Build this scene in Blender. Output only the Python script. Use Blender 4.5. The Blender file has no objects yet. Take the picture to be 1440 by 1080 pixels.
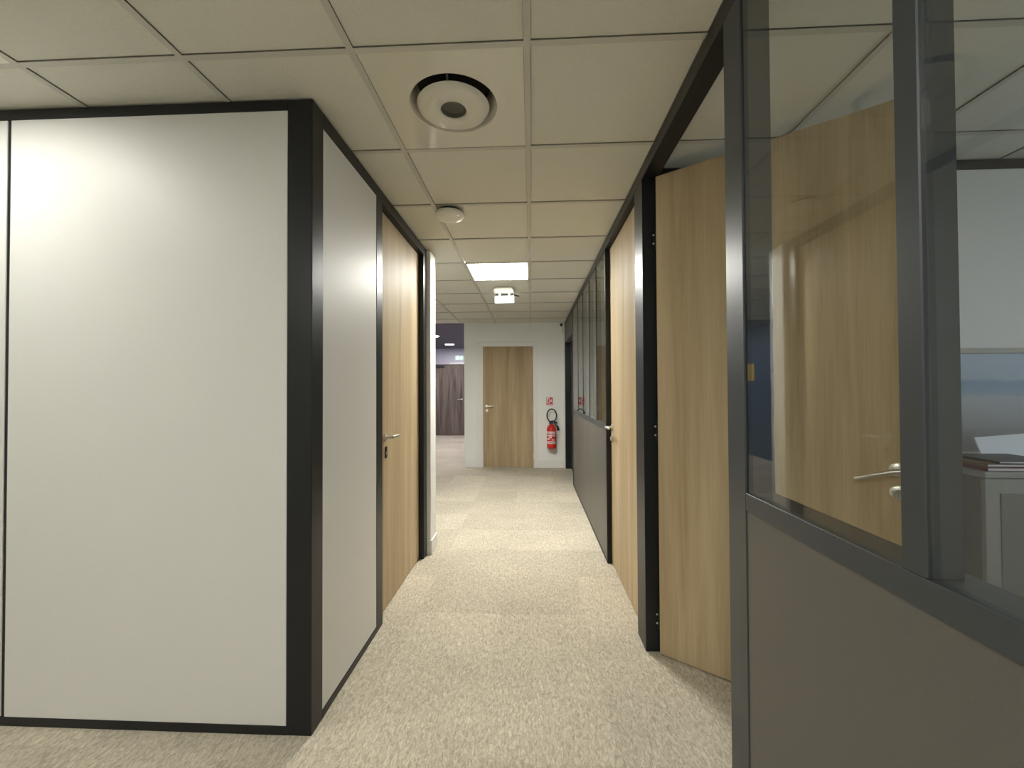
import bpy, bmesh, math, random
from mathutils import Vector, Matrix
random.seed(7)
S = bpy.context.scene
COL = S.collection

# ------------------------------------------------------------------ camera
F_PX, YAW, PITCH, ROLL, CAM_H = 588.82, 0.0459, 0.0143, -0.0047, 1.3374
cd = bpy.data.cameras.new('camera')
cd.sensor_fit = 'HORIZONTAL'
cd.sensor_width = 36.0
cd.lens = 36.0 * F_PX / 1440.0
cd.clip_start = 0.02
cam = bpy.data.objects.new('camera', cd)
COL.objects.link(cam)
cy, sy, cp, sp, cr, sr = (math.cos(YAW), math.sin(YAW), math.cos(PITCH), math.sin(PITCH), math.cos(ROLL), math.sin(ROLL))
ex, ez, fw = Vector((cy, sy, 0)), Vector((sy*sp, -cy*sp, cp)), Vector((-sy*cp, cy*cp, sp))
rx, up = cr*ex + sr*ez, -sr*ex + cr*ez
M = Matrix((rx, up, -fw)).transposed().to_4x4()
M.translation = (0, 0, CAM_H)
cam.matrix_world = M
S.camera = cam

# ------------------------------------------------------------------ light and exposure
w = bpy.data.worlds.new('world')
S.world = w
w.use_nodes = True
bg = w.node_tree.nodes['Background']
bg.inputs['Color'].default_value = (0.78, 0.88, 1.0, 1)     # overcast daylight outside the office window
bg.inputs['Strength'].default_value = 1.7
LED_STRENGTH = 63.0           # ceiling panel over the corridor
LED_NEAR = 35.0               # ceiling panels of the space around the camera
DOWN_STRENGTH = 170.0         # lobby downlights
LED_COLOR = (1.0, 0.99, 0.92, 1)
S.view_settings.view_transform = 'Standard'
S.view_settings.look = 'None'
S.view_settings.gamma = 1.0
S.view_settings.use_curve_mapping = False
S.view_settings.exposure = 0.45

# ------------------------------------------------------------------ materials
def new_mat(name):
    m = bpy.data.materials.new(name)
    m.use_nodes = True
    nt = m.node_tree
    return m, nt, nt.nodes['Principled BSDF']

def plain(name, col, rough=0.5, metal=0.0, bump=0.0, scale=200.0, var=0.0, spec=0.5):
    """flat colour with faint procedural variation and fine relief"""
    m, nt, p = new_mat(name)
    p.inputs['Roughness'].default_value = rough
    p.inputs['Metallic'].default_value = metal
    p.inputs['Specular IOR Level'].default_value = spec
    tc = nt.nodes.new('ShaderNodeTexCoord')
    nz = nt.nodes.new('ShaderNodeTexNoise')
    nz.inputs['Scale'].default_value = scale
    nz.inputs['Detail'].default_value = 3
    nt.links.new(tc.outputs['Object'], nz.inputs['Vector'])
    rp = nt.nodes.new('ShaderNodeValToRGB')
    a = [max(0, c*(1-var)) for c in col]
    b = [c*(1+var) for c in col]
    rp.color_ramp.elements[0].color = (*a, 1)
    rp.color_ramp.elements[1].color = (*b, 1)
    rp.color_ramp.elements[0].position, rp.color_ramp.elements[1].position = 0.3, 0.7
    nt.links.new(nz.outputs['Fac'], rp.inputs['Fac'])
    nt.links.new(rp.outputs['Color'], p.inputs['Base Color'])
    if bump:
        bp = nt.nodes.new('ShaderNodeBump')
        bp.inputs['Strength'].default_value = bump
        bp.inputs['Distance'].default_value = 0.002
        nt.links.new(nz.outputs['Fac'], bp.inputs['Height'])
        nt.links.new(bp.outputs['Normal'], p.inputs['Normal'])
    return m

def wood(name, dark, light, rough=0.55, bands=9.0, vert=2):
    m, nt, p = new_mat(name)
    tc = nt.nodes.new('ShaderNodeTexCoord')
    mp = nt.nodes.new('ShaderNodeMapping')
    mp.inputs['Scale'].default_value = (bands, bands, bands*0.06)
    nt.links.new(tc.outputs['Object'], mp.inputs['Vector'])
    n1 = nt.nodes.new('ShaderNodeTexNoise')
    n1.inputs['Scale'].default_value = 1.3
    n1.inputs['Detail'].default_value = 5
    n1.inputs['Distortion'].default_value = 0.7
    nt.links.new(mp.outputs['Vector'], n1.inputs['Vector'])
    mp2 = nt.nodes.new('ShaderNodeMapping')
    mp2.inputs['Scale'].default_value = (160, 160, 4)
    nt.links.new(tc.outputs['Object'], mp2.inputs['Vector'])
    n2 = nt.nodes.new('ShaderNodeTexNoise')
    n2.inputs['Scale'].default_value = 1.0
    n2.inputs['Detail'].default_value = 2
    nt.links.new(mp2.outputs['Vector'], n2.inputs['Vector'])
    mx = nt.nodes.new('ShaderNodeMath'); mx.operation = 'MULTIPLY_ADD'
    mx.inputs[1].default_value = 0.35
    nt.links.new(n2.outputs['Fac'], mx.inputs[0])
    nt.links.new(n1.outputs['Fac'], mx.inputs[2])
    rp = nt.nodes.new('ShaderNodeValToRGB')
    rp.color_ramp.elements[0].position, rp.color_ramp.elements[1].position = 0.42, 0.92
    rp.color_ramp.elements[0].color = (*dark, 1)
    rp.color_ramp.elements[1].color = (*light, 1)
    nt.links.new(mx.outputs[0], rp.inputs['Fac'])
    nt.links.new(rp.outputs['Color'], p.inputs['Base Color'])
    p.inputs['Roughness'].default_value = rough
    p.inputs['Specular IOR Level'].default_value = 0.14
    bp = nt.nodes.new('ShaderNodeBump')
    bp.inputs['Strength'].default_value = 0.08
    bp.inputs['Distance'].default_value = 0.001
    nt.links.new(n2.outputs['Fac'], bp.inputs['Height'])
    nt.links.new(bp.outputs['Normal'], p.inputs['Normal'])
    return m

def carpet(name):
    m, nt, p = new_mat(name)
    tc = nt.nodes.new('ShaderNodeTexCoord')
    mp = nt.nodes.new('ShaderNodeMapping')
    mp.inputs['Scale'].default_value = (100, 36, 1)
    mp.inputs['Rotation'].default_value = (0, 0, 0.35)
    geo = nt.nodes.new('ShaderNodeNewGeometry')
    nt.links.new(geo.outputs['Position'], mp.inputs['Vector'])
    n1 = nt.nodes.new('ShaderNodeTexNoise')
    n1.inputs['Scale'].default_value = 1.0; n1.inputs['Detail'].default_value = 3; n1.inputs['Distortion'].default_value = 1.2
    nt.links.new(mp.outputs['Vector'], n1.inputs['Vector'])
    n2 = nt.nodes.new('ShaderNodeTexNoise')
    n2.inputs['Scale'].default_value = 2.2; n2.inputs['Detail'].default_value = 2
    nt.links.new(geo.outputs['Position'], n2.inputs['Vector'])
    rp = nt.nodes.new('ShaderNodeValToRGB')
    e = rp.color_ramp.elements
    e[0].position, e[0].color = 0.30, (0.41, 0.365, 0.285, 1)
    e[1].position, e[1].color = 0.72, (0.76, 0.69, 0.56, 1)
    k = e.new(0.5); k.color = (0.58, 0.52, 0.41, 1)
    nt.links.new(n1.outputs['Fac'], rp.inputs['Fac'])
    oi = nt.nodes.new('ShaderNodeObjectInfo')
    mr = nt.nodes.new('ShaderNodeMapRange')
    mr.inputs['To Min'].default_value, mr.inputs['To Max'].default_value = 0.84, 1.0
    nt.links.new(oi.outputs['Random'], mr.inputs['Value'])
    mr2 = nt.nodes.new('ShaderNodeMapRange')
    mr2.inputs['From Min'].default_value, mr2.inputs['From Max'].default_value = 0.3, 0.7
    mr2.inputs['To Min'].default_value, mr2.inputs['To Max'].default_value = 0.93, 1.05
    nt.links.new(n2.outputs['Fac'], mr2.inputs['Value'])
    mm = nt.nodes.new('ShaderNodeMath'); mm.operation = 'MULTIPLY'
    nt.links.new(mr.outputs[0], mm.inputs[0]); nt.links.new(mr2.outputs[0], mm.inputs[1])
    vm = nt.nodes.new('ShaderNodeVectorMath'); vm.operation = 'SCALE'
    nt.links.new(rp.outputs['Color'], vm.inputs[0]); nt.links.new(mm.outputs[0], vm.inputs['Scale'])
    nt.links.new(vm.outputs['Vector'], p.inputs['Base Color'])
    p.inputs['Roughness'].default_value = 0.95
    p.inputs['Specular IOR Level'].default_value = 0.15
    bp = nt.nodes.new('ShaderNodeBump')
    bp.inputs['Strength'].default_value = 0.5; bp.inputs['Distance'].default_value = 0.004
    nt.links.new(n1.outputs['Fac'], bp.inputs['Height'])
    nt.links.new(bp.outputs['Normal'], p.inputs['Normal'])
    return m

def glass(name, tint=(0.97, 0.98, 0.972)):
    """pane glass: both faces mirror by Fresnel and let the rest straight through"""
    m = bpy.data.materials.new(name); m.use_nodes = True
    nt = m.node_tree
    nt.nodes.remove(nt.nodes['Principled BSDF'])
    out = nt.nodes['Material Output']
    geo = nt.nodes.new('ShaderNodeNewGeometry')
    mr = nt.nodes.new('ShaderNodeMapRange')
    mr.inputs['To Min'].default_value, mr.inputs['To Max'].default_value = 1.52, 1/1.52
    nt.links.new(geo.outputs['Backfacing'], mr.inputs['Value'])
    fr = nt.nodes.new('ShaderNodeFresnel')
    nt.links.new(mr.outputs[0], fr.inputs['IOR'])
    tr = nt.nodes.new('ShaderNodeBsdfTransparent'); tr.inputs['Color'].default_value = (*tint, 1)
    gl = nt.nodes.new('ShaderNodeBsdfGlossy'); gl.inputs['Roughness'].default_value = 0.0
    mix = nt.nodes.new('ShaderNodeMixShader')
    nt.links.new(fr.outputs[0], mix.inputs[0]); nt.links.new(tr.outputs[0], mix.inputs[1]); nt.links.new(gl.outputs[0], mix.inputs[2])
    nt.links.new(mix.outputs[0], out.inputs['Surface'])
    return m

def emit(name, col, strength):
    m, nt, p = new_mat(name)
    p.inputs['Base Color'].default_value = (0.8, 0.8, 0.8, 1)
    p.inputs['Emission Color'].default_value = col if len(col) == 4 else (*col, 1)
    p.inputs['Emission Strength'].default_value = strength
    return m

MT = dict(
    frame=plain('anthracite_metal', (0.011, 0.0125, 0.0145), 0.36, 0, 0.03, 350, 0.05, 0.38),
    grey_and_sheen=plain('grey_and_sheen_metal', (0.042, 0.049, 0.055), 0.38, 0, 0.03, 350, 0.05),  # sheen on partition posts and rails put into the colour; also small grey fittings
    white_panel=plain('white_melamine', (0.74, 0.735, 0.71), 0.48, 0, 0.06, 420, 0.03, 0.42),
    grey_panel=plain('grey_melamine', (0.108, 0.101, 0.090), 0.42, 0, 0.08, 420, 0.06),
    wall=plain('white_wall_paint', (0.86, 0.865, 0.835), 0.6, 0, 0.1, 160, 0.02),
    trim=plain('white_gloss_trim', (0.82, 0.82, 0.79), 0.35, 0, 0.0, 80, 0.02),
    ceil=plain('ceiling_tile_fibre', (0.70, 0.685, 0.60), 0.85, 0, 0.35, 260, 0.05, 0.2),
    grid=plain('ceiling_grid_paint', (0.56, 0.545, 0.475), 0.5, 0, 0, 60, 0.02),
    plenum=plain('plenum_dark', (0.05, 0.05, 0.05), 0.9),
    dark_ceil=plain('dark_ceiling_paint', (0.13, 0.115, 0.14), 0.8, 0, 0.1, 90, 0.06),
    lilac=plain('lilac_wall_paint', (0.60, 0.58, 0.66), 0.6, 0, 0.05, 90, 0.02),
    navy=plain('navy_wall_paint', (0.020, 0.066, 0.15), 0.5, 0, 0.05, 90, 0.06),
    oak=wood('oak_laminate', (0.42, 0.32, 0.19), (0.62, 0.495, 0.32)),
    oak_far=wood('oak_laminate_pale', (0.34, 0.25, 0.145), (0.52, 0.40, 0.25)),
    walnut=wood('walnut_laminate', (0.085, 0.066, 0.055), (0.25, 0.205, 0.175), bands=12),
    steel=plain('brushed_steel', (0.80, 0.78, 0.72), 0.32, 1.0, 0.02, 300, 0.03),
    black=plain('black_plastic', (0.012, 0.012, 0.014), 0.45),
    rubber=plain('black_rubber', (0.010, 0.010, 0.012), 0.35),
    red=plain('red_enamel', (0.62, 0.022, 0.018), 0.28, 0, 0, 50, 0.04),
    white_plastic=plain('white_plastic', (0.80, 0.78, 0.70), 0.35, 0, 0, 50, 0.02),
    diffuser_metal=plain('white_enamel_tile', (0.70, 0.675, 0.58), 0.06, 0, 0, 50, 0.01),
    duct=plain('dark_duct', (0.010, 0.010, 0.009), 0.7),
    cone=plain('grey_duct_cone', (0.13, 0.13, 0.105), 0.6),
    label_white=plain('label_white', (0.78, 0.70, 0.68), 0.4),
    blue_black=plain('blue_black_plastic', (0.012, 0.02, 0.045), 0.4),
    cab=plain('grey_cabinet_laminate', (0.22, 0.22, 0.21), 0.45, 0, 0.03, 200, 0.03),
    cab_edge=plain('pale_cabinet_edge', (0.34, 0.34, 0.325), 0.45),
    paper=plain('white_paper', (0.80, 0.84, 0.90), 0.7),
    brown=plain('brown_card', (0.22, 0.13, 0.08), 0.7, 0, 0, 40, 0.2),
    maroon=plain('maroon_card', (0.16, 0.03, 0.03), 0.6, 0, 0, 40, 0.1),
    beige=plain('beige_picture_frame', (0.42, 0.40, 0.35), 0.5),
    yellow=plain('yellow_sign', (0.70, 0.47, 0.06), 0.5),
    green=emit('exit_green', (0.02, 0.42, 0.20), 0.45),
    exit_white=emit('exit_white', (0.9, 1.0, 0.95), 1.1),
    led=emit('led_panel_glow', LED_COLOR, LED_STRENGTH),
    led_back=emit('led_panel_glow_back', LED_COLOR, LED_NEAR*.62),
    led_near=emit('led_panel_glow_near', LED_COLOR, LED_NEAR),
    down=emit('downlight_glow', (1.0, 0.95, 0.97, 1), DOWN_STRENGTH),
    sign_glow=emit('emergency_sign_glow', (0.93, 1.0, 0.93, 1), 3.2),
    spot_glow=emit('emergency_lamp_glow', (1.0, 1.0, 0.95, 1), 1.8),
    carpet=carpet('beige_carpet'),
    glass=glass('clear_glass'),
)

# sea picture print
def seascape():
    m, nt, p = new_mat('seascape_print')
    tc = nt.nodes.new('ShaderNodeTexCoord')
    sx = nt.nodes.new('ShaderNodeSeparateXYZ')
    nt.links.new(tc.outputs['Object'], sx.inputs[0])
    nz = nt.nodes.new('ShaderNodeTexNoise'); nz.inputs['Scale'].default_value = 9; nz.inputs['Detail'].default_value = 6
    mp = nt.nodes.new('ShaderNodeMapping'); mp.inputs['Scale'].default_value = (1, 1, 4)
    nt.links.new(tc.outputs['Object'], mp.inputs[0]); nt.links.new(mp.outputs[0], nz.inputs['Vector'])
    ma = nt.nodes.new('ShaderNodeMath'); ma.operation = 'MULTIPLY_ADD'; ma.inputs[1].default_value = 0.03
    nt.links.new(nz.outputs['Fac'], ma.inputs[0]); nt.links.new(sx.outputs['Z'], ma.inputs[2])
    mr = nt.nodes.new('ShaderNodeMapRange')
    mr.inputs['From Min'].default_value, mr.inputs['From Max'].default_value = -0.25, 0.27
    nt.links.new(ma.outputs[0], mr.inputs['Value'])
    rp = nt.nodes.new('ShaderNodeValToRGB')
    e = rp.color_ramp.elements
    e[0].position, e[0].color = 0.0, (0.14, 0.13, 0.13, 1)
    e[1].position, e[1].color = 1.0, (0.30, 0.37, 0.46, 1)
    for pos, c in [(0.35, (0.22, 0.22, 0.22)), (0.56, (0.27, 0.29, 0.30)), (0.60, (0.12, 0.21, 0.30)), (0.70, (0.10, 0.18, 0.29)), (0.74, (0.24, 0.31, 0.40))]:
        k = e.new(pos); k.color = (*c, 1)
    nt.links.new(mr.outputs[0], rp.inputs['Fac'])
    nt.links.new(rp.outputs['Color'], p.inputs['Base Color'])
    p.inputs['Roughness'].default_value = 0.25
    return m
MT['sea'] = seascape()

# ------------------------------------------------------------------ builders
def link(name, bm, mat, parent=None, loc=(0, 0, 0), smooth=False):
    """link bm (in root coordinates) as one mesh object whose origin is loc"""
    me = bpy.data.meshes.new(name)
    bmesh.ops.translate(bm, verts=bm.verts, vec=-Vector(loc))
    if smooth:
        for f in bm.faces: f.smooth = True
    bm.to_mesh(me); bm.free()
    if smooth:
        try: me.set_sharp_from_angle(angle=math.radians(40))
        except Exception: pass
    for k in (mat if isinstance(mat, (list, tuple)) else [mat]):
        me.materials.append(MT[k])
    o = bpy.data.objects.new(name, me)
    COL.objects.link(o)
    o['_off'] = list(loc)
    base = Vector((0, 0, 0))
    if parent is not None:
        o.parent = parent
        base = Vector(parent['_off'])
    o.location = Vector(loc) - base
    return o

def root(name, loc=(0, 0, 0), label=None, cat=None, kind=None, group=None, rotz=0.0, local=False):
    o = bpy.data.objects.new(name, None)
    o.empty_display_size = 0.1
    COL.objects.link(o)
    o.location = loc
    o.rotation_euler = (0, 0, rotz)
    o['_off'] = [0, 0, 0] if local else list(loc)
    tag(o, label, cat, kind, group)
    return o

def tag(o, label=None, cat=None, kind=None, group=None):
    if label: o['label'] = label
    if cat: o['category'] = cat
    if kind: o['kind'] = kind
    if group: o['group'] = group
    return o

def bm_box(bm, x0, x1, y0, y1, z0, z1, bev=0.0):
    b = bmesh.new()
    bmesh.ops.create_cube(b, size=1.0)
    for v in b.verts:
        v.co = Vector((x0 + (v.co.x+.5)*(x1-x0), y0 + (v.co.y+.5)*(y1-y0), z0 + (v.co.z+.5)*(z1-z0)))
    if bev > 0:
        bmesh.ops.bevel(b, geom=list(b.edges), offset=bev, segments=1, affect='EDGES', profile=0.5)
    join(bm, b)
    return bm

def join(bm, b):
    me = bpy.data.meshes.new('tmp'); b.to_mesh(me); b.free()
    bm.from_mesh(me); bpy.data.meshes.remove(me)

def box(name, mat, parent, x0, x1, y0, y1, z0, z1, bev=0.0015):
    bm = bm_box(bmesh.new(), x0, x1, y0, y1, z0, z1, bev)
    return link(name, bm, mat, parent, ((x0+x1)/2, (y0+y1)/2, z0))

def bm_lathe(bm, prof, c, axis='Z', n=32, cap=True):
    """revolve (r, h) profile about an axis through c"""
    b = bmesh.new()
    rings = []
    for r, h in prof:
        ring = []
        for k in range(n):
            a = 2*math.pi*k/n
            p = (r*math.cos(a), r*math.sin(a), h)
            if axis == 'Y': p = (p[0], p[2], -p[1])
            if axis == 'X': p = (p[2], p[0], p[1])
            ring.append(b.verts.new(Vector(p) + Vector(c)))
        rings.append(ring)
    for A, B in zip(rings, rings[1:]):
        for k in range(n):
            b.faces.new((A[k], A[(k+1) % n], B[(k+1) % n], B[k]))
    if cap:
        b.faces.new(rings[0][::-1]); b.faces.new(rings[-1])
    bmesh.ops.recalc_face_normals(b, faces=b.faces)
    join(bm, b)
    return bm

def bm_tube(bm, pts, r, n=10):
    b = bmesh.new()
    pts = [Vector(p) for p in pts]
    rings = []
    ref = None
    for i, p in enumerate(pts):
        t = (pts[min(i+1, len(pts)-1)] - pts[max(i-1, 0)]).normalized()
        if ref is None:
            ref = Vector((0, 0, 1)) if abs(t.z) < 0.9 else Vector((1, 0, 0))
        u = t.cross(ref).normalized(); v = u.cross(t).normalized(); ref = v
        rr = r[i] if isinstance(r, (list, tuple)) else r
        rings.append([b.verts.new(p + rr*(math.cos(2*math.pi*k/n)*u + math.sin(2*math.pi*k/n)*v)) for k in range(n)])
    for A, B in zip(rings, rings[1:]):
        for k in range(n):
            b.faces.new((A[k], A[(k+1) % n], B[(k+1) % n], B[k]))
    b.faces.new(rings[0][::-1]); b.faces.new(rings[-1])
    bmesh.ops.recalc_face_normals(b, faces=b.faces)
    join(bm, b)
    return bm

def copy_tree(o, parent=None):
    c = o.copy(); COL.objects.link(c); c.parent = parent
    for ch in list(o.children): copy_tree(ch, c)
    return c

# ------------------------------------------------------------------ sizes (metres, x right, y along the corridor)
HC = 2.494                    # ceiling
XL, XR = -0.858, 0.578        # corridor faces of the two partitions
YC = 1.602                    # front of the white partition box
YF = 7.217                    # end wall
GX, GY = -0.008, 1.385        # ceiling grid
XMIN, XMAX, YMIN, YMAX = -4.2, 3.4, -3.0, 12.36
NAVY_X = -3.27

# ------------------------------------------------------------------ floor
fl = root('floor', (0, 0, 0), 'beige flecked carpet laid in square tiles through corridor and lobby', None, 'structure')
box('floor_base', 'carpet', fl, XMIN-.1, XMAX+.1, YMIN-.1, YMAX+.1, -0.12, -0.006, 0)
bm = bmesh.new()
bm_box(bm, -0.2497, 0.2497, -0.2497, 0.2497, -0.006, 0.0, 0)
tile0 = None
def carpet_tile(x, y):
    global tile0
    if tile0 is None:
        tile0 = link('carpet_tile', bm, 'carpet', fl, (0, 0, 0))
        o = tile0
    else:
        o = tile0.copy(); COL.objects.link(o)
    o.location = (x, y, random.uniform(-0.0003, 0.0))
for j in range(13):
    for i in range(7):
        carpet_tile(-2.69 + .25 + .5*i, 1.02 + .25 + .5*j)
for j in range(10):
    for i in range(5):
        carpet_tile(-3.19 + .25 + .5*i, 7.52 + .25 + .5*j)
for j in range(3):
    for i in range(2):
        carpet_tile(0.81 + .25 + .5*i, 1.02 + .25 + .5*j)

# ------------------------------------------------------------------ ceiling
ce = root('ceiling', (0, 0, HC), 'suspended ceiling of square cream tiles in a metal grid', None, 'structure')
box('ceiling_slab', 'plenum', ce, XMIN-.1, XMAX+.1, YMIN-.1, YF+.2, HC+.12, HC+.2, 0)
T = 0.6
LIGHTS = {(-1, 4): 'corridor'}
NEAR_LIGHTS = [(-4, -1), (-1, -4), (-4, -5)]
VENT = (-1, 0)
skip = set(LIGHTS) | set(NEAR_LIGHTS) | {VENT}
bm_t = bmesh.new()
bm_box(bm_t, -.287, .287, -.287, .287, 0.006, 0.021, 0.0)
tmesh = None
I0, I1, K0, K1 = -7, 5, -8, 9
stuff_bm = bmesh.new()
for i in range(I0, I1+1):
    for k in range(K0, K1+1):
        x0, y0 = GX + T*i, GY + T*k
        if (i, k) in skip: continue
        if k < -1:                                 # behind the camera: one sheet of tiles
            bm_box(stuff_bm, x0+.013, x0+T-.013, y0+.013, y0+T-.013, HC+.006, HC+.02, 0)
            continue
        if k == K1 and y0 + T > YF:
            bmx = bm_box(bmesh.new(), x0+.013, x0+T-.013, y0+.013, YF, HC+.006, HC+.021, 0)
            link('ceiling_tile', bmx, 'ceil', ce, (x0+T/2, (y0+YF)/2, HC)); continue
        if tmesh is None:
            tmesh = link('ceiling_tile', bm_t, 'ceil', ce, (0, 0, 0)); o = tmesh
        else:
            o = tmesh.copy(); COL.objects.link(o)
        o.location = (x0+T/2, y0+T/2, 0)
tag(link('ceiling_tiles_behind', stuff_bm, 'ceil', ce, (0, -2, HC)), kind='stuff')
for i in range(I0, I1+2):
    x = GX + T*i
    bmr = bm_box(bmesh.new(), x-.012, x+.012, YMIN, YF, HC, HC+.002, 0)
    bm_box(bmr, x-.002, x+.002, YMIN, YF, HC+.002, HC+.04, 0)
    link('main_runner', bmr, 'grid', ce, (x, 2, HC))
rm = None
for k in range(K0, K1+1):
    for i in range(I0, I1+1):
        x, y = GX + T*i + T/2, GY + T*k
        if k < -1: continue
        if rm is None:
            bmr = bm_box(bmesh.new(), -.288, .288, -.012, .012, 0.0004, 0.0024, 0)
            bm_box(bmr, -.288, .288, -.002, .002, 0.0024, .035, 0)
            rm = link('cross_tee', bmr, 'grid', ce, (0, 0, 0)); o = rm
        else:
            o = rm.copy(); COL.objects.link(o)
        o.location = (x, y, 0)
bmr = bmesh.new()
for k in range(K0, -1):
    y = GY + T*k
    for i in range(I0, I1+1):
        bm_box(bmr, GX+T*i+.013, GX+T*i+T-.013, y-.012, y+.012, HC+.0004, HC+.0024, 0)
tag(link('cross_tees_behind', bmr, 'grid', ce, (0, -2, HC)), kind='stuff')

lc = root('ceiling_lobby', (-2.2, 9.7, 2.58), 'dark grey lobby ceiling seen past the left column', None, 'structure')
box('ceiling_board', 'dark_ceil', lc, NAVY_X-.1, XL+.9, YF+.0, YMAX+.1, 2.58, 2.68, 0)
box('ceiling_step', 'dark_ceil', lc, NAVY_X-.1, -1.165, YF+.0, YF+.03, HC-.004, 2.58, 0)

# ------------------------------------------------------------------ left partition box: front face and corridor face
wl = root('wall_left', (XL, YC, 0), 'white panelled office box with black corner post and rails', None, 'structure')
TH = 0.08
zb, zt = 0.034, 2.452
# front face, y = YC
box('corner_post', 'frame', wl, -.959, XL, YC, YC+.088, 0, HC-.001, .002)
box('bottom_rail', 'frame', wl, XMIN, -.959, YC, YC+TH, 0, zb, .001)
box('top_rail', 'frame', wl, XMIN, -.959, YC, YC+TH, zt, HC-.001, .001)
box('white_panel', 'white_panel', wl, -2.123, -.9595, YC+.002, YC+TH-.01, zb, zt, .002)
box('panel_joint', 'frame', wl, -2.139, -2.123, YC+.006, YC+TH, zb, zt, .001)
box('white_panel', 'white_panel', wl, -3.30, -2.139, YC+.002, YC+TH-.01, zb, zt, .002)
box('panel_joint', 'frame', wl, -3.316, -3.30, YC+.006, YC+TH, zb, zt, .001)
box('white_panel', 'white_panel', wl, XMIN, -3.316, YC+.002, YC+TH-.01, zb, zt, .002)
# corridor face, x = XL
box('bottom_rail', 'frame', wl, XL-TH, XL, YC+.088, 2.292, 0, zb, .001)
box('top_rail', 'frame', wl, XL-TH, XL, YC+.088, 3.40, 2.430, HC-.001, .001)
box('white_panel', 'white_panel', wl, XL-TH+.01, XL-.002, 1.690, 2.292, zb, 2.430, .002)
box('door_post', 'frame', wl, XL-TH, XL, 2.292, 2.382, 0, 2.430, .0015)
box('door_post', 'frame', wl, XL-TH, XL, 3.305, 3.40, 0, 2.430, .0015)
# plastered column at the end of the box and return wall into the lobby
wc = root('wall_column', (-.95, 3.49, 0), 'white plastered wall end beyond the left oak door', None, 'structure')
box('wall_end', 'wall', wc, XL-TH, -.826, 3.402, 3.585, 0, HC-.001, .003)
box('return_wall', 'wall', wc, NAVY_X, XL-TH-.001, 3.485, 3.585, 0, HC-.001, .002)
bs = root('baseboard_column', (-.82, 3.49, 0), 'white baseboard round the foot of the plastered wall end', None, 'structure')
box('board_side', 'trim', bs, -.826, -.814, 3.390, 3.597, 0, .115, .003)
box('board_front', 'trim', bs, -.857, -.827, 3.390, 3.4015, 0, .115, .003)

# ------------------------------------------------------------------ right partition, x = XR
wr = root('wall_right', (XR, 3, 0), 'glazed partition with grey lower panels and black metal frame', None, 'structure')
X2 = XR + .08
ZR0, ZR1 = 1.008, 1.056        # sill rail
box('top_rail', 'frame', wr, XR, X2, YMIN, 7.217, 2.430, HC-.001, .0015)
# near glazed part
box('post', 'grey_and_sheen', wr, XR, X2, 1.165, 1.264, 0, 2.430, .002)
box('sill_rail', 'grey_and_sheen', wr, XR, X2, YMIN, 1.165, ZR0, ZR1, .0006)
box('base_rail', 'frame', wr, XR, X2, YMIN, 1.165, 0, .02, .001)
ys = [1.165, .688, .645, .153, .115, -.372, -.41, -.897, -.935, YMIN]
for a, b in zip(ys[0::2], ys[1::2]):
    y0, y1 = b, a
    box('glass_pane', 'glass', wr, XR+.005, XR+.011, y0, y1, ZR1, 2.430, 0)
for a, b in ((.645, .688), (.115, .153), (-.41, -.372), (-.935, -.897)):
    box('glazing_bar', 'grey_and_sheen', wr, XR, XR+.055, a, b, ZR1, 2.430, .002)
for a, b in ((1.165, .135), (.133, -.89), (-.892, YMIN)):
    box('lower_panel', 'grey_panel', wr, XR+.003, X2-.003, b, a, .02, ZR0, .001)
# posts round the two doors
box('door_post', 'frame', wr, XR, X2+.0, 2.185, 2.345, 0, 2.430, .0015)
box('door_post', 'frame', wr, XR, X2, 3.270, 3.300, 0, 2.430, .0015)
# far glazed part
bars = [3.30, 3.752, 4.206, 4.721, 5.218, 5.86]
box('sill_rail', 'grey_and_sheen', wr, XR, X2, 3.30, 5.86, ZR0+.012, ZR1+.01, .0015)
box('base_rail', 'frame', wr, XR, X2, 3.30, 5.86, 0, .02, .001)
for a, b in zip(bars, bars[1:]):
    box('glass_pane', 'glass', wr, XR+.0035, XR+.0095, a+.005, b-.005, ZR1+.01, 2.430, 0)
    box('lower_panel', 'grey_panel', wr, XR+.003, X2-.003, a+.0005, b-.0005, .02, ZR0+.012, .001)
    if b < 5.8:
        box('glazing_bar', 'frame', wr, XR, XR+.045, b-.005, b+.005, ZR1+.01, 2.430, 0)
box('end_post', 'frame', wr, XR, X2, 5.86, 5.912, 0, 2.430, .0015)
box('transom_panel', 'grey_panel', wr, XR+.003, X2-.003, 5.912, 7.15, 2.135, 2.430, .001)
box('door_post', 'frame', wr, XR, X2+.03, 7.15, 7.2165, 0, 2.430, .0015)

# ------------------------------------------------------------------ end wall with door opening
wf = root('wall_far', (-.3, YF, 0), 'white wall at the corridor end around the oak door', None, 'structure')
DX0, DX1, DZ = -.87, .072, 2.125
box('wall_panel', 'wall', wf, -1.16, DX0, YF, YF+.12, 0, HC+.1, .002)
box('wall_panel', 'wall', wf, DX1, XR+.3, YF, YF+.12, 0, HC+.1, 0)
box('wall_panel', 'wall', wf, DX0, DX1, YF, YF+.12, DZ, HC+.1, 0)
bf = root('baseboard_far', (-.3, YF-.006, 0), 'white baseboard along the foot of the corridor end wall', None, 'structure')
box('board', 'trim', bf, -1.16, -.943, YF-.012, YF-.0005, 0, .135, .003)
box('board', 'trim', bf, .108, XR-.001, YF-.012, YF-.0005, 0, .135, .003)
tr = root('trim_1', (.565, YF-.02, 0), 'white corner strip between end wall and dark doorway', None, 'structure')
box('strip', 'trim', tr, XR-.026, XR-.001, YF-.03, YF-.013, .0, HC-.002, .002)

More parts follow.
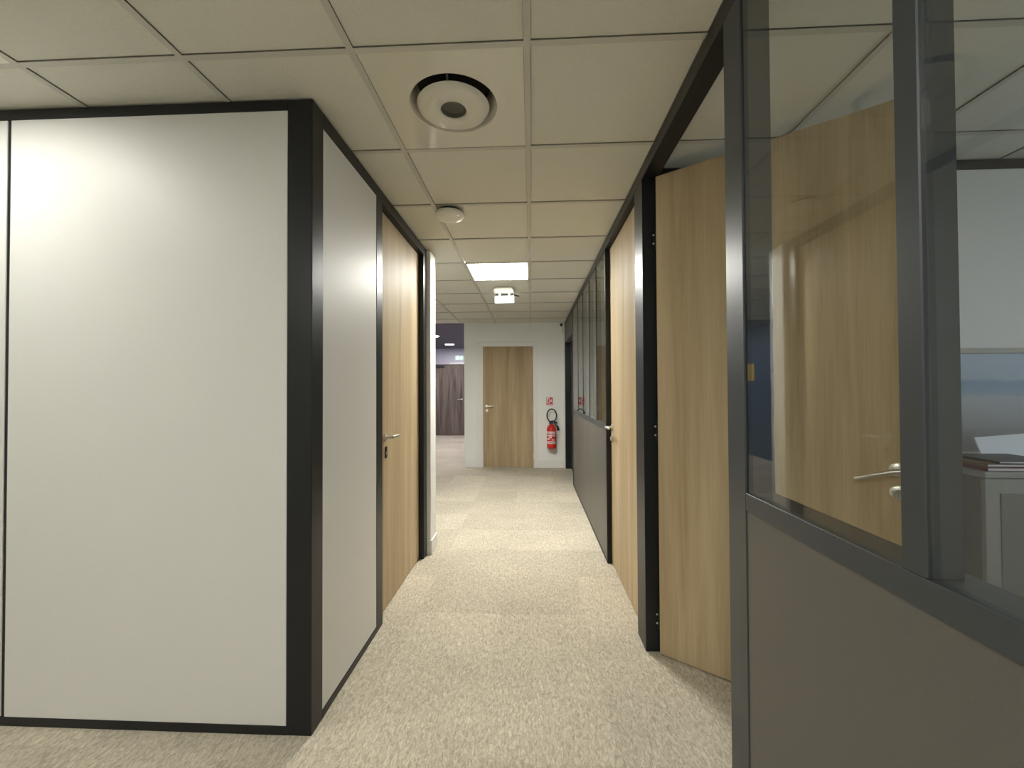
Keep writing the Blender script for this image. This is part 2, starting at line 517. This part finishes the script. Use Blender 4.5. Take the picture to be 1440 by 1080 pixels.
# lobby beyond
wb = root('wall_lobby', (-2.2, YMAX, 0), 'lilac lobby wall above the dark wooden door', None, 'structure')
box('wall_panel', 'lilac', wb, NAVY_X, XR+.3, YMAX, YMAX+.1, 0, 2.58, 0)
wn = root('wall_navy', (NAVY_X, 8, 0), 'navy blue lobby wall mirrored in the glass', None, 'structure')
box('wall_panel', 'navy', wn, NAVY_X-.1, NAVY_X-.001, 3.485, YMAX, 0, 2.58, 0)
wq = root('wall_lobby_right', (-1.1, 10, 0), 'lobby wall behind the corridor end', None, 'structure')
box('wall_panel', 'lilac', wq, -1.16, -1.06, YF+.121, YMAX-.001, 0, 2.58, 0)

# offices and the space behind the camera
wo = root('wall_office', (2, 2.25, 0), 'white office partition with black top rail behind the glass', None, 'structure')
box('white_panel', 'white_panel', wo, X2+.03, 1.80, 2.215, 2.30, .03, 2.445, .001)
box('white_panel', 'white_panel', wo, 1.806, 3.0, 2.215, 2.30, .03, 2.445, .001)
box('white_panel', 'white_panel', wo, 3.006, XMAX, 2.215, 2.30, .03, 2.445, .001)
box('top_rail', 'frame', wo, X2+.001, XMAX, 2.21, 2.305, 2.445, HC-.001, .001)
box('base_rail', 'frame', wo, X2+.001, XMAX, 2.21, 2.305, 0, .03, .001)
box('wall_post', 'frame', wo, X2+.001, X2+.03, 2.21, 2.305, .03, 2.445, .001)
ww = root('wall_outer', (XMAX, 2, 0), 'outer office wall around the daylight window', None, 'structure')
WY0, WY1, WZ0, WZ1 = -1.2, 1.7, .95, 2.25
box('wall_panel', 'wall', ww, XMAX, XMAX+.15, YMIN, WY0, 0, HC, 0)
box('wall_panel', 'wall', ww, XMAX, XMAX+.15, WY1, YF+.12, 0, HC, 0)
box('wall_panel', 'wall', ww, XMAX, XMAX+.15, WY0, WY1, 0, WZ0, 0)
box('wall_panel', 'wall', ww, XMAX, XMAX+.15, WY0, WY1, WZ1, HC, 0)
wi = root('window_1', (XMAX+.07, .25, WZ0), 'wide office window letting in daylight', None, 'structure')
for (a, b, c, d) in [(WY0, WY1, WZ0, WZ0+.06), (WY0, WY1, WZ1-.06, WZ1), (WY0, WY0+.06, WZ0+.06, WZ1-.06), (WY1-.06, WY1, WZ0+.06, WZ1-.06), (.22, .28, WZ0+.06, WZ1-.06)]:
    box('window_frame', 'frame', wi, XMAX+.04, XMAX+.10, a, b, c, d, .002)
box('window_pane', 'glass', wi, XMAX+.065, XMAX+.071, WY0+.06, .22, WZ0+.06, WZ1-.06, 0)
box('window_pane', 'glass', wi, XMAX+.065, XMAX+.071, .28, WY1-.06, WZ0+.06, WZ1-.06, 0)
wk = root('wall_back', (0, YMIN, 0), 'white wall behind the camera', None, 'structure')
box('wall_panel', 'wall', wk, XMIN-.1, XMAX+.15, YMIN-.1, YMIN, 0, HC+.1, 0)
wm = root('wall_left_outer', (XMIN, 0, 0), 'white wall closing the left side of the open space', None, 'structure')
box('wall_panel', 'wall', wm, XMIN-.1, XMIN, YMIN, 3.6, 0, HC+.1, 0)
wd = root('wall_dark_office', (2, YF+.06, 0), 'end wall of the unlit office behind the far glazing', None, 'structure')
box('wall_panel', 'wall', wd, XR+.301, XMAX, YF, YF+.12, 0, HC+.1, 0)

# ------------------------------------------------------------------ door furniture
def lever(rt, x, y, z, d, side=-1, name='lever_handle', L=.125, droop=0.0):
    """lever on a leaf whose face is at y, standing off to side (-1 = towards -y), lever pointing d along x"""
    bm = bmesh.new()
    bm_tube(bm, [(x, y, z), (x, y+side*.05, z)], .009, 12)
    bm_tube(bm, [(x-d*.006, y+side*.05, z), (x+d*.03, y+side*.052, z-droop*.2), (x+d*L*.9, y+side*.052, z-droop*.9), (x+d*L, y+side*.047, z-droop)], [.0095, .0095, .0085, .007], 12)
    h = link(name, bm, 'steel', rt, (x, y+side*.03, z), True)
    bm = bm_lathe(bmesh.new(), [(.0255, 0), (.0255, side*.006), (.021, side*.009)], (x, y, z), 'Y', 24)
    link('rosette', bm, 'steel', h, (x, y, z), True)
    return h

def lock(rt, x, y, z, side=-1):
    bm = bm_lathe(bmesh.new(), [(.0255, 0), (.0255, side*.006), (.021, side*.009)], (x, y, z), 'Y', 24)
    o = link('lock_rosette', bm, 'steel', rt, (x, y, z), True)
    bm = bm_lathe(bmesh.new(), [(.0085, 0), (.0085, side*.018)], (x, y, z+.004), 'Y', 16)
    bm_box(bm, x-.005, x+.005, y+min(0, side*.018), y+max(0, side*.018), z-.018, z, .001)
    link('lock_cylinder', bm, 'steel', o, (x, y, z), True)

def hinge(rt, x, y, z, mat='steel'):
    bm = bmesh.new()
    bm_lathe(bm, [(.008, -.045), (.008, .045)], (x, y, z), 'Z', 12)
    return link('hinge', bm, mat, rt, (x, y, z), True)

# door_1: oak door in the left box (leaf along y, face towards +x). local x -> world +y, local -y -> world +x
d1 = root('door_1', (XL, 2.382, 0), 'oak door in the black frame of the white office box on the left', None, 'structure', rotz=math.pi/2, local=True)
box('leaf', 'oak', d1, .004, .92, .040, .078, .008, 2.426, .001)
lever(d1, .150, .040, 1.052, 1)
bm = bm_box(bmesh.new(), .150, .182, .0365, .040, .922, .992, .004)
kp = link('key_plate', bm, 'black', d1, (.166, .038, .96))
box('keyhole', 'steel', kp, .162, .170, .0352, .0366, .945, .96, .0005)

# door_2: far door (leaf along x, face towards -y)
d2 = root('door_2', (-.4, YF, 0), 'pale oak door in white frame at the corridor end', None, 'structure')
box('leaf', 'oak_far', d2, -.832, .034, YF-.008, YF+.034, .010, 2.088, .0015)
for (a, b, c, e) in [(-.869, -.834, 0, 2.124), (.036, .071, 0, 2.124), (-.834, .036, 2.090, 2.124)]:
    box('jamb', 'trim', d2, a, b, YF-.011, YF+.09, c, e, .001)
for (a, b, c, e) in [(-.942, -.8695, 0, 2.150), (.0715, .107, 0, 2.150), (-.942, .107, 2.1505, 2.172)]:
    box('architrave', 'trim', d2, a, b, YF-.016, YF-.0005, c, e, .003)
lever(d2, -.775, YF-.008, 1.058, 1, -1)
lock(d2, -.768, YF-.008, .985)
for z in (1.87, 1.01, .20):
    hinge(d2, .036, YF-.022, z)

# door_3: closed oak door on the right (face towards -x). local x -> world -y ; local -y -> world -x
d3 = root('door_3', (XR, 3.270, 0), 'closed oak door between black posts in the right partition', None, 'structure', rotz=-math.pi/2, local=True)
box('leaf', 'oak', d3, .003, .921, .036, .075, .008, 2.424, .001)
lever(d3, .058, .036, 1.052, -1 if False else 1)
lock(d3, .058, .036, .968)

# door_4: open oak door, hinged on the far post, swung into the office
ang = math.atan2(-.59, .808)
d4 = root('door_4', (.640, 2.157, 0), 'open oak door swung into the right office, partly seen through glass', None, 'structure', rotz=ang, local=True)
box('leaf', 'oak', d4, 0, .93, .0, .040, .008, 2.424, .001)
lever(d4, .895, .0, 1.035, -1, droop=.04)
lock(d4, .895, .0, .950)
# hinge knuckles with their screws on the black post
for z in (2.11, 1.125, .17):
    bm = bm_lathe(bmesh.new(), [(.007, -.05), (.007, .05)], (-.010, .022, z), 'Z', 12)
    hg = link('hinge', bm, 'frame', d4, (-.010, .022, z), True)
    for dz in (-.022, .022):
        bm = bm_lathe(bmesh.new(), [(.0055, 0), (.004, -.0022)], (-.018, .0135, z+dz), 'Y', 10)
        link('hinge_screw', bm, 'steel', hg, (-.018, .0135, z+dz), True)

# door_5: dark door across the lobby
d5 = root('door_5', (-2.4, YMAX, 0), 'dark walnut door across the lobby under the green exit sign', None, 'structure')
box('leaf', 'walnut', d5, -2.86, -1.99, YMAX-.05, YMAX-.012, .01, 2.075, .002)
box('head_trim', 'trim', d5, -2.42, -1.80, YMAX-.03, YMAX-.0005, 2.110, 2.165, .003)
box('frame_head', 'walnut', d5, -2.95, -1.90, YMAX-.06, YMAX-.0005, 2.078, 2.109, .002)
box('frame_jamb', 'walnut', d5, -2.95, -2.863, YMAX-.06, YMAX-.0005, 0, 2.078, .002)
box('frame_jamb', 'walnut', d5, -1.987, -1.90, YMAX-.06, YMAX-.0005, 0, 2.078, .002)
box('door_closer', 'grey_and_sheen', d5, -2.80, -2.56, YMAX-.105, YMAX-.061, 2.02, 2.075, .004)
lever(d5, -2.05, YMAX-.05, 1.07, -1)

# door_6: dark door recessed at the far end of the right partition
d6 = root('door_6', (.68, 6.5, 0), 'dark door recessed at the far end of the right glazing', None, 'structure')
box('leaf', 'frame', d6, .664, .700, 5.93, 7.148, .008, 2.130, .002)
box('frame_post', 'frame', d6, .6585, .720, 5.86, 5.928, 0, 2.430, .001)

# ------------------------------------------------------------------ ceiling fittings
def led(name, i, k, mat, label, group='square led ceiling panels', rim=.012):
    x0, y0 = GX + T*i, GY + T*k
    r = root(name, (x0+T/2, y0+T/2, HC), label, 'ceiling light', 'thing', group)
    bm = bmesh.new()
    a, z0, z1 = .012, HC-.001, HC+.012
    for (xa, xb, ya, yb) in [(a, T-a, a, a+rim), (a, T-a, T-a-rim, T-a), (a, a+rim, a+rim, T-a-rim), (T-a-rim, T-a, a+rim, T-a-rim)]:
        bm_box(bm, x0+xa, x0+xb, y0+ya, y0+yb, z0, z1, .001)
    link('frame', bm, 'white_plastic', r, (x0+T/2, y0+T/2, HC))
    bm = bm_box(bmesh.new(), x0+a+rim, x0+T-a-rim, y0+a+rim, y0+T-a-rim, HC+.002, HC+.010, 0)
    link('diffuser', bm, mat, r, (x0+T/2, y0+T/2, HC+.002))
    return r
led('ceiling_light', -1, 4, 'led', 'lit square ceiling panel over the middle of the corridor')
nl = ['lit ceiling panel just in front of the white box, beyond the frame', 'lit ceiling panel behind the camera, in line with the corridor', 'lit ceiling panel behind the camera, over the left side']
for (i, k), lb in zip(NEAR_LIGHTS, nl):
    led('ceiling_light', i, k, 'led_near' if k == -1 else 'led_back', lb, rim=.15 if i == -4 and k == -1 else .012)

# round supply diffuser in a metal ceiling tile
vx, vy = -.308, 1.680
x0, y0 = GX + T*VENT[0], GY + T*VENT[1]
av = root('air_diffuser', (vx, vy, HC), 'round white air diffuser set in a glossy metal ceiling tile', 'air vent', 'thing')
R0 = .180
b = bmesh.new()
n = 48
inner = [b.verts.new((vx + R0*math.cos(2*math.pi*q/n), vy + R0*math.sin(2*math.pi*q/n), HC+.003)) for q in range(n)]
def sq(a):
    c, s = math.cos(a), math.sin(a); m_ = max(abs(c), abs(s))
    return (x0+T/2 + .287*c/m_, y0+T/2 + .287*s/m_)
outer = [b.verts.new((*sq(2*math.pi*q/n), HC+.003)) for q in range(n)]
for q in range(n):
    b.faces.new((inner[q], inner[(q+1) % n], outer[(q+1) % n], outer[q]))
ext = bmesh.ops.extrude_face_region(b, geom=list(b.faces))
bmesh.ops.translate(b, verts=[v for v in ext['geom'] if isinstance(v, bmesh.types.BMVert)], vec=(0, 0, .006))
bmesh.ops.recalc_face_normals(b, faces=b.faces)
link('tile_plate', b, 'diffuser_metal', av, (vx, vy, HC))
b = bm_lathe(bmesh.new(), [(R0+.0005, .003), (R0-.004, .004), (R0-.016, .022), (R0-.030, .060), (R0-.032, .09)], (vx, vy, HC), 'Z', 48, False)
link('outer_ring', b, 'diffuser_metal', av, (vx, vy, HC), True)
b = bm_lathe(bmesh.new(), [(R0-.03, .09), (R0-.03, .10), (.0, .10)], (vx, vy, HC), 'Z', 32, False)
link('duct', b, 'duct', av, (vx, vy, HC+.09), True)
b = bm_lathe(bmesh.new(), [(.050, .026), (.052, -.008), (.058, -.012), (.125, -.010), (.140, -.004), (.146, .006), (.14, .012), (.06, .03), (.050, .026)], (vx-.003, vy+.004, HC-.004), 'Z', 48, False)
disc = link('deflector_disc', b, 'diffuser_metal', av, (vx, vy, HC), True)
b = bm_lathe(bmesh.new(), [(.0505, -.006), (.047, .010), (.03, .018), (.0, .02)], (vx-.003, vy+.004, HC-.004), 'Z', 32, False)
link('centre_cup', b, 'cone', disc, (vx, vy, HC), True)
for q in range(3):
    a = 2*math.pi*q/3 + .5
    b = bm_tube(bmesh.new(), [(vx+.12*math.cos(a), vy+.12*math.sin(a), HC+.008), (vx+.148*math.cos(a), vy+.148*math.sin(a), HC+.06)], .004, 8)
    link('support_arm', b, 'cone', av, (vx, vy, HC), True)

# smoke detector
sx_, sy_ = -.520, 2.66
sd = root('smoke_detector', (sx_, sy_, HC), 'white domed smoke detector on the ceiling grid', 'smoke detector', 'thing')
b = bm_lathe(bmesh.new(), [(.070, 0), (.070, -.012), (.060, -.014)], (sx_, sy_, HC-.0005), 'Z', 32)
link('base', b, 'black', sd, (sx_, sy_, HC), True)
b = bm_lathe(bmesh.new(), [(.062, -.014), (.090, -.018), (.092, -.034), (.080, -.050), (.042, -.060), (.0005, -.062)], (sx_, sy_, HC-.0005), 'Z', 40)
hd = link('head', b, 'white_plastic', sd, (sx_, sy_, HC-.02), True)
b = bm_lathe(bmesh.new(), [(.004, 0), (.003, -.003)], (sx_+.062, sy_-.045, HC-.050), 'Z', 10)
link('indicator_lamp', b, 'exit_white', hd, (sx_+.062, sy_-.045, HC-.050), True)

# emergency light block under the ceiling
ex0, ex1 = -.424, -.190
eb = root('emergency_light', (-.307, 4.78, HC), 'white emergency light block with lit panel on the ceiling behind the square light', 'emergency light', 'thing')
b = bmesh.new()
zt_, zb_ = HC-.001, HC-.036
vs = [b.verts.new(c) for c in [(ex0+.025, 4.68, zt_), (ex1-.025, 4.68, zt_), (ex1, 4.90, zt_), (ex0, 4.90, zt_), (ex0+.004, 4.69, zb_), (ex1-.004, 4.69, zb_), (ex1, 4.90, zb_), (ex0, 4.90, zb_)]]
for f in [(0, 1, 2, 3), (7, 6, 5, 4), (0, 4, 5, 1), (1, 5, 6, 2), (2, 6, 7, 3), (3, 7, 4, 0)]:
    b.faces.new([vs[q] for q in f])
bmesh.ops.recalc_face_normals(b, faces=b.faces)
bmesh.ops.bevel(b, geom=list(b.edges), offset=.003, segments=2, affect='EDGES', profile=.5)
body = link('body', b, 'white_plastic', eb, (-.307, 4.78, HC))
box('lamp_band', 'grey_and_sheen', eb, ex0+.012, ex1-.012, 4.845, 4.870, zb_-.024, zb_-.0005, .001)
for q in (-.055, .055):
    b = bm_lathe(bmesh.new(), [(.012, 0), (.009, -.004)], (-.307+q, 4.8445, zb_-.012), 'Y', 14)
    link('lamp', b, 'spot_glow', eb, (-.307+q, 4.84, zb_-.008), True)
box('lit_panel', 'sign_glow', eb, ex0+.006, ex1-.006, 4.864, 4.884, zb_-.100, zb_-.0245, .001)
b = bm_tube(bmesh.new(), [(ex1-.002, 4.86, zb_-.012), (ex1+.03, 4.86, zb_-.024), (ex1+.055, 4.86, zb_-.030)], .007, 8)
link('test_lever', b, 'black', eb, (ex1, 4.86, zb_), True)

# sensor high in the far corner
ws = root('wall_sensor', (.523, YF-.02, 2.42), 'small black sensor high in the far right corner', 'sensor', 'thing')
b = bm_lathe(bmesh.new(), [(.024, 0), (.024, -.02), (.014, -.034)], (.520, YF-.001, 2.452), 'Y', 20)
link('housing', b, 'black', ws, (.520, YF-.01, 2.452), True)
b = bm_tube(bmesh.new(), [(.535, YF-.012, 2.44), (.548, YF-.012, 2.40), (.548, YF-.012, 2.30)], .005, 8)
link('cable', b, 'cab_edge', ws, (.54, YF-.01, 2.40), True)

# lobby downlights and exit sign
for (x, y, lb) in [(-2.20, 11.2, 'round recessed downlight nearest the lobby door'), (-2.22, 9.45, 'round recessed downlight half hidden by the white wall end'), (-2.21, 7.9, 'round recessed downlight behind the white wall end')]:
    dl = root('downlight', (x, y, 2.58), lb, 'downlight', 'thing', 'lobby downlights')
    b = bm_lathe(bmesh.new(), [(.135, -.0005), (.132, -.008), (.112, -.010)], (x, y, 2.58), 'Z', 32, False)
    link('ring', b, 'white_plastic', dl, (x, y, 2.58), True)
    b = bm_lathe(bmesh.new(), [(.112, -.002), (.112, -.009)], (x, y, 2.58), 'Z', 32)
    link('diffuser', b, 'down', dl, (x, y, 2.575), True)
es = root('exit_sign', (-2.13, YMAX-.02, 2.24), 'green lit exit sign on the lobby wall above the dark door', 'exit sign', 'thing')
box('plate', 'green', es, -2.26, -2.00, YMAX-.03, YMAX-.001, 2.235, 2.365, .003)
def flat(pts, y, t=.003):
    b = bmesh.new()
    f = b.faces.new([b.verts.new((p[0], y, p[1])) for p in pts])
    e_ = bmesh.ops.extrude_face_region(b, geom=[f])
    bmesh.ops.translate(b, verts=[v for v in e_['geom'] if isinstance(v, bmesh.types.BMVert)], vec=(0, -t, 0))
    bmesh.ops.recalc_face_normals(b, faces=b.faces)
    return b
cx, cz = -2.185, 2.30          # running figure
bmf = bm_lathe(bmesh.new(), [(.011, 0), (.011, -.003)], (cx+.012, YMAX-.0305, cz+.040), 'Y', 14)
for seg in [((.0, .026), (-.008, -.008), .012), ((-.002, .022), (.026, .008), .006), ((.0, .022), (-.028, .012), .006), ((-.008, -.006), (.018, -.022), .008), ((.018, -.022), (.012, -.048), .007), ((-.008, -.006), (-.024, -.028), .008), ((-.024, -.028), (-.042, -.034), .006)]:
    (ax, az), (bx_, bz), hw = seg
    dx, dz = bx_-ax, bz-az; l = math.hypot(dx, dz); nx_, nz_ = -dz/l*hw, dx/l*hw
    join(bmf, flat([(cx+ax+nx_, cz+az+nz_), (cx+ax-nx_, cz+az-nz_), (cx+bx_-nx_, cz+bz-nz_), (cx+bx_+nx_, cz+bz+nz_)], YMAX-.0305))
link('running_figure', bmf, 'exit_white', es, (cx, YMAX-.03, cz))
cx = -2.075
link('arrow', flat([(cx-.04, cz+.014), (cx+.0, cz+.014), (cx+.0, cz+.042), (cx+.042, cz), (cx+.0, cz-.042), (cx+.0, cz-.014), (cx-.04, cz-.014)], YMAX-.0305), 'exit_white', es, (cx, YMAX-.03, cz))
# small yellow sign on the navy wall
ysn = root('wall_sign', (NAVY_X, 8.67, 1.5), 'small yellow sign on the navy lobby wall, seen mirrored in the glass', 'sign', 'thing')
box('plate', 'yellow', ysn, NAVY_X-.0005, NAVY_X+.006, 8.55, 8.80, 1.50, 1.84, .002)

# ------------------------------------------------------------------ fire extinguisher and its sign
fx, fy = .338, YF-.105
fe = root('fire_extinguisher', (fx, fy, .35), 'red fire extinguisher with black hose hung on the end wall', 'fire extinguisher', 'thing')
prof = [(.060, .350), (.072, .356), (.078, .372), (.080, .40), (.080, .665), (.076, .695), (.062, .722), (.040, .742), (.024, .75), (.024, .765)]
b = bm_lathe(bmesh.new(), prof, (fx, fy, 0), 'Z', 40)
cyl = link('cylinder', b, 'red', fe, (fx, fy, .35), True)
def band(z0, z1, a0, a1, r, mat, name, nn=16):
    b = bmesh.new(); A = []; B = []
    for q in range(nn+1):
        a = a0 + (a1-a0)*q/nn
        A.append(b.verts.new((fx+r*math.cos(a), fy+r*math.sin(a), z0))); B.append(b.verts.new((fx+r*math.cos(a), fy+r*math.sin(a), z1)))
    for q in range(nn): b.faces.new((A[q], A[q+1], B[q+1], B[q]))
    return link(name, b, mat, cyl, (fx, fy, z0), True)
P = math.pi
band(.600, .640, -P*.98, -P*.22, .0806, 'label_white', 'label_band')
band(.432, .476, -P*.98, -P*.22, .0806, 'label_white', 'label_band')
for (z0, z1, a0, a1) in [(.560, .585, -.85, -.45), (.530, .552, -.72, -.5), (.500, .523, -.9, -.62), (.556, .590, -.40, -.25), (.49, .51, -.5, -.3), (.615, .618, -.6, -.4)]:
    band(z0, z1, P*a0, P*a1, .0808, 'label_white', 'label_mark', 8)
band(.612, .616, -P*.8, -P*.42, .0812, 'red', 'label_line', 10)
band(.450, .456, -P*.75, -P*.40, .0812, 'red', 'label_line', 10)
b = bm_lathe(bmesh.new(), [(.022, .765), (.026, .770), (.026, .80), (.018, .812)], (fx, fy, 0), 'Z', 20)
vh = link('valve_head', b, 'blue_black', fe, (fx, fy, .765), True)
bm = bmesh.new()
bm_tube(bm, [(fx-.03, fy-.01, .800), (fx+.03, fy-.02, .812), (fx+.085, fy-.03, .785), (fx+.095, fy-.03, .755)], [.012, .012, .011, .007], 10)
bm_tube(bm, [(fx-.03, fy-.01, .775), (fx+.06, fy-.02, .782)], .008, 8)
link('trigger_grip', bm, 'blue_black', vh, (fx, fy, .79), True)
pts = []
for q in range(25):                     # hose loop up and over
    a = math.radians(-120 + (-300)*q/24)
    pts.append((fx+.005+.080*math.cos(a)*1.0, fy-.01, .905+.108*math.sin(a)))
pts = [(fx-.03, fy-.02, .790)] + pts + [(fx+.055, fy-.03, .78), (fx+.092, fy-.035, .72)]
b = bm_tube(bmesh.new(), pts, .0105, 10)
link('hose', b, 'rubber', fe, (fx, fy, .9), True)
b = bm_tube(bmesh.new(), [(fx+.092, fy-.035, .735), (fx+.108, fy-.035, .70), (fx+.112, fy-.035, .655)], [.013, .020, .024], 12)
link('nozzle', b, 'black', fe, (fx+.1, fy, .69), True)
bm = bmesh.new()
bm_tube(bm, [(fx+.06, fy, .640), (fx+.15, fy-.02, .655)], .004, 8)
bm_tube(bm, [(fx+.06, fy, .610), (fx+.13, fy-.02, .60)], .004, 8)
link('hose_clip', bm, 'steel', fe, (fx+.1, fy, .63), True)
bm = bm_box(bmesh.new(), fx-.03, fx+.03, YF-.013, YF-.0005, .60, .80, .002)
bm_box(bm, fx-.018, fx+.018, YF-.05, YF-.013, .74, .765, .002)
link('wall_bracket', bm, 'black', fe, (fx, YF, .7))

sg = root('extinguisher_sign', (.312, YF, 1.07), 'red and white sign on the wall above the fire extinguisher', 'sign', 'thing')
yS = YF-.0045
box('plate', 'red', sg, .258, .366, yS, YF-.0005, 1.072, 1.208, .001)
link('white_panel', flat([(.266, 1.106), (.314, 1.106), (.314, 1.202), (.266, 1.202)], yS-.0003, .001), 'label_white', sg, (.29, yS, 1.15))
link('pictogram', flat([(.284, 1.120), (.302, 1.120), (.302, 1.165), (.297, 1.172), (.304, 1.182), (.289, 1.182), (.289, 1.172), (.284, 1.165)], yS-.0015, .001), 'red', sg, (.29, yS, 1.15))
link('flame', flat([(.328, 1.125), (.348, 1.125), (.354, 1.145), (.347, 1.160), (.343, 1.190), (.331, 1.168), (.323, 1.150)], yS-.0003, .001), 'label_white', sg, (.34, yS, 1.15))
link('white_bar', flat([(.268, 1.084), (.356, 1.084), (.356, 1.096), (.268, 1.096)], yS-.0003, .001), 'label_white', sg, (.31, yS, 1.09))

# ------------------------------------------------------------------ office furniture behind the near glass
pic = root('framed_picture', (2.5, 2.19, 1.0), 'framed seascape print hung on the white office partition', 'picture', 'thing')
px0, px1, pz0, pz1 = 2.09, 3.00, .995, 1.535
for (a, b_, c, e) in [(px0, px1, pz1-.026, pz1), (px0, px1, pz0, pz0+.026), (px0, px0+.026, pz0+.026, pz1-.026), (px1-.026, px1, pz0+.026, pz1-.026)]:
    box('frame_bar', 'beige', pic, a, b_, 2.185, 2.2145, c, e, .002)
bm = bm_box(bmesh.new(), px0+.026, px1-.026, 2.198, 2.212, pz0+.026, pz1-.026, 0)
link('print', bm, 'sea', pic, ((px0+px1)/2, 2.205, (pz0+pz1)/2))

ca0, ca1, cb0, cb1 = 1.765, 2.80, 1.72, 2.150
cab = root('cabinet', (2.3, 1.93, 0), 'low grey office cabinet under the seascape print', 'cabinet', 'thing')
box('body', 'cab', cab, ca0, ca1, cb0+.02, cb1, .04, .985, .002)
box('plinth', 'frame', cab, ca0+.02, ca1-.02, cb0+.05, cb1-.01, 0, .04, .001)
box('worktop', 'cab_edge', cab, ca0-.008, ca1+.008, cb0-.008, cb1, .9855, 1.008, .003)
for a in (ca0+.002, ca0+.520):
    dr = box('door', 'cab_edge', cab, a, a+.514, cb0+.002, cb0+.0195, .045, .982, .002)
    box('inset_panel', 'cab', dr, a+.055, a+.459, cb0-.001, cb0+.0022, .10, .925, .001)
    bm = bm_tube(bmesh.new(), [(a+.485, cb0-.002, .50), (a+.485, cb0-.020, .51), (a+.485, cb0-.020, .62), (a+.485, cb0-.002, .63)], .005, 8)
    link('handle', bm, 'steel', dr, (a+.485, cb0, .56), True)
zc_ = 1.0085
for (m_, a, b_, c, e, h, lb, nm) in [('maroon', 1.79, 2.06, 1.735, 1.95, .014, 'dark red folder lying flat on the grey cabinet, lowest of the pile', 'folder'),
                                   ('brown', 1.80, 2.05, 1.745, 1.955, .012, 'brown folder in the middle of the pile on the grey cabinet', 'folder'),
                                   ('black', 1.85, 2.10, 1.75, 1.96, .010, 'black folder on top of the pile on the grey cabinet', 'folder')]:
    bm = bm_box(bmesh.new(), a, b_, c, e, zc_, zc_+.002, .0005)
    bm_box(bm, a, b_, c, e, zc_+h-.002, zc_+h, .0005)
    bm_box(bm, a, a+.003, c, e, zc_+.002, zc_+h-.002, 0)
    f_ = link(nm, bm, m_, None, ((a+b_)/2, (c+e)/2, zc_))
    tag(f_, lb, 'folder', 'thing', 'folders on the grey cabinet')
    box('page_block', 'paper', f_, a+.003, b_-.006, c+.004, e-.004, zc_+.0022, zc_+h-.0022, 0)
    zc_ += h + .0005
# white document tray leaning back on the cabinet
bm = bm_box(bmesh.new(), 0, .26, 0, .008, 0, .105, .002)
bm_box(bm, 0, .26, -.03, 0, 0, .006, .001)
dt = link('document_stand', bm, 'paper', None, (0, 0, 0))
dt.location = (2.035, 1.985, 1.011); dt.rotation_euler = (math.radians(-18), math.radians(-4), math.radians(4))
tag(dt, 'white document stand leaning behind the folders on the grey cabinet', 'document stand', 'thing')

for o in bpy.data.objects:
    if '_off' in o: del o['_off']
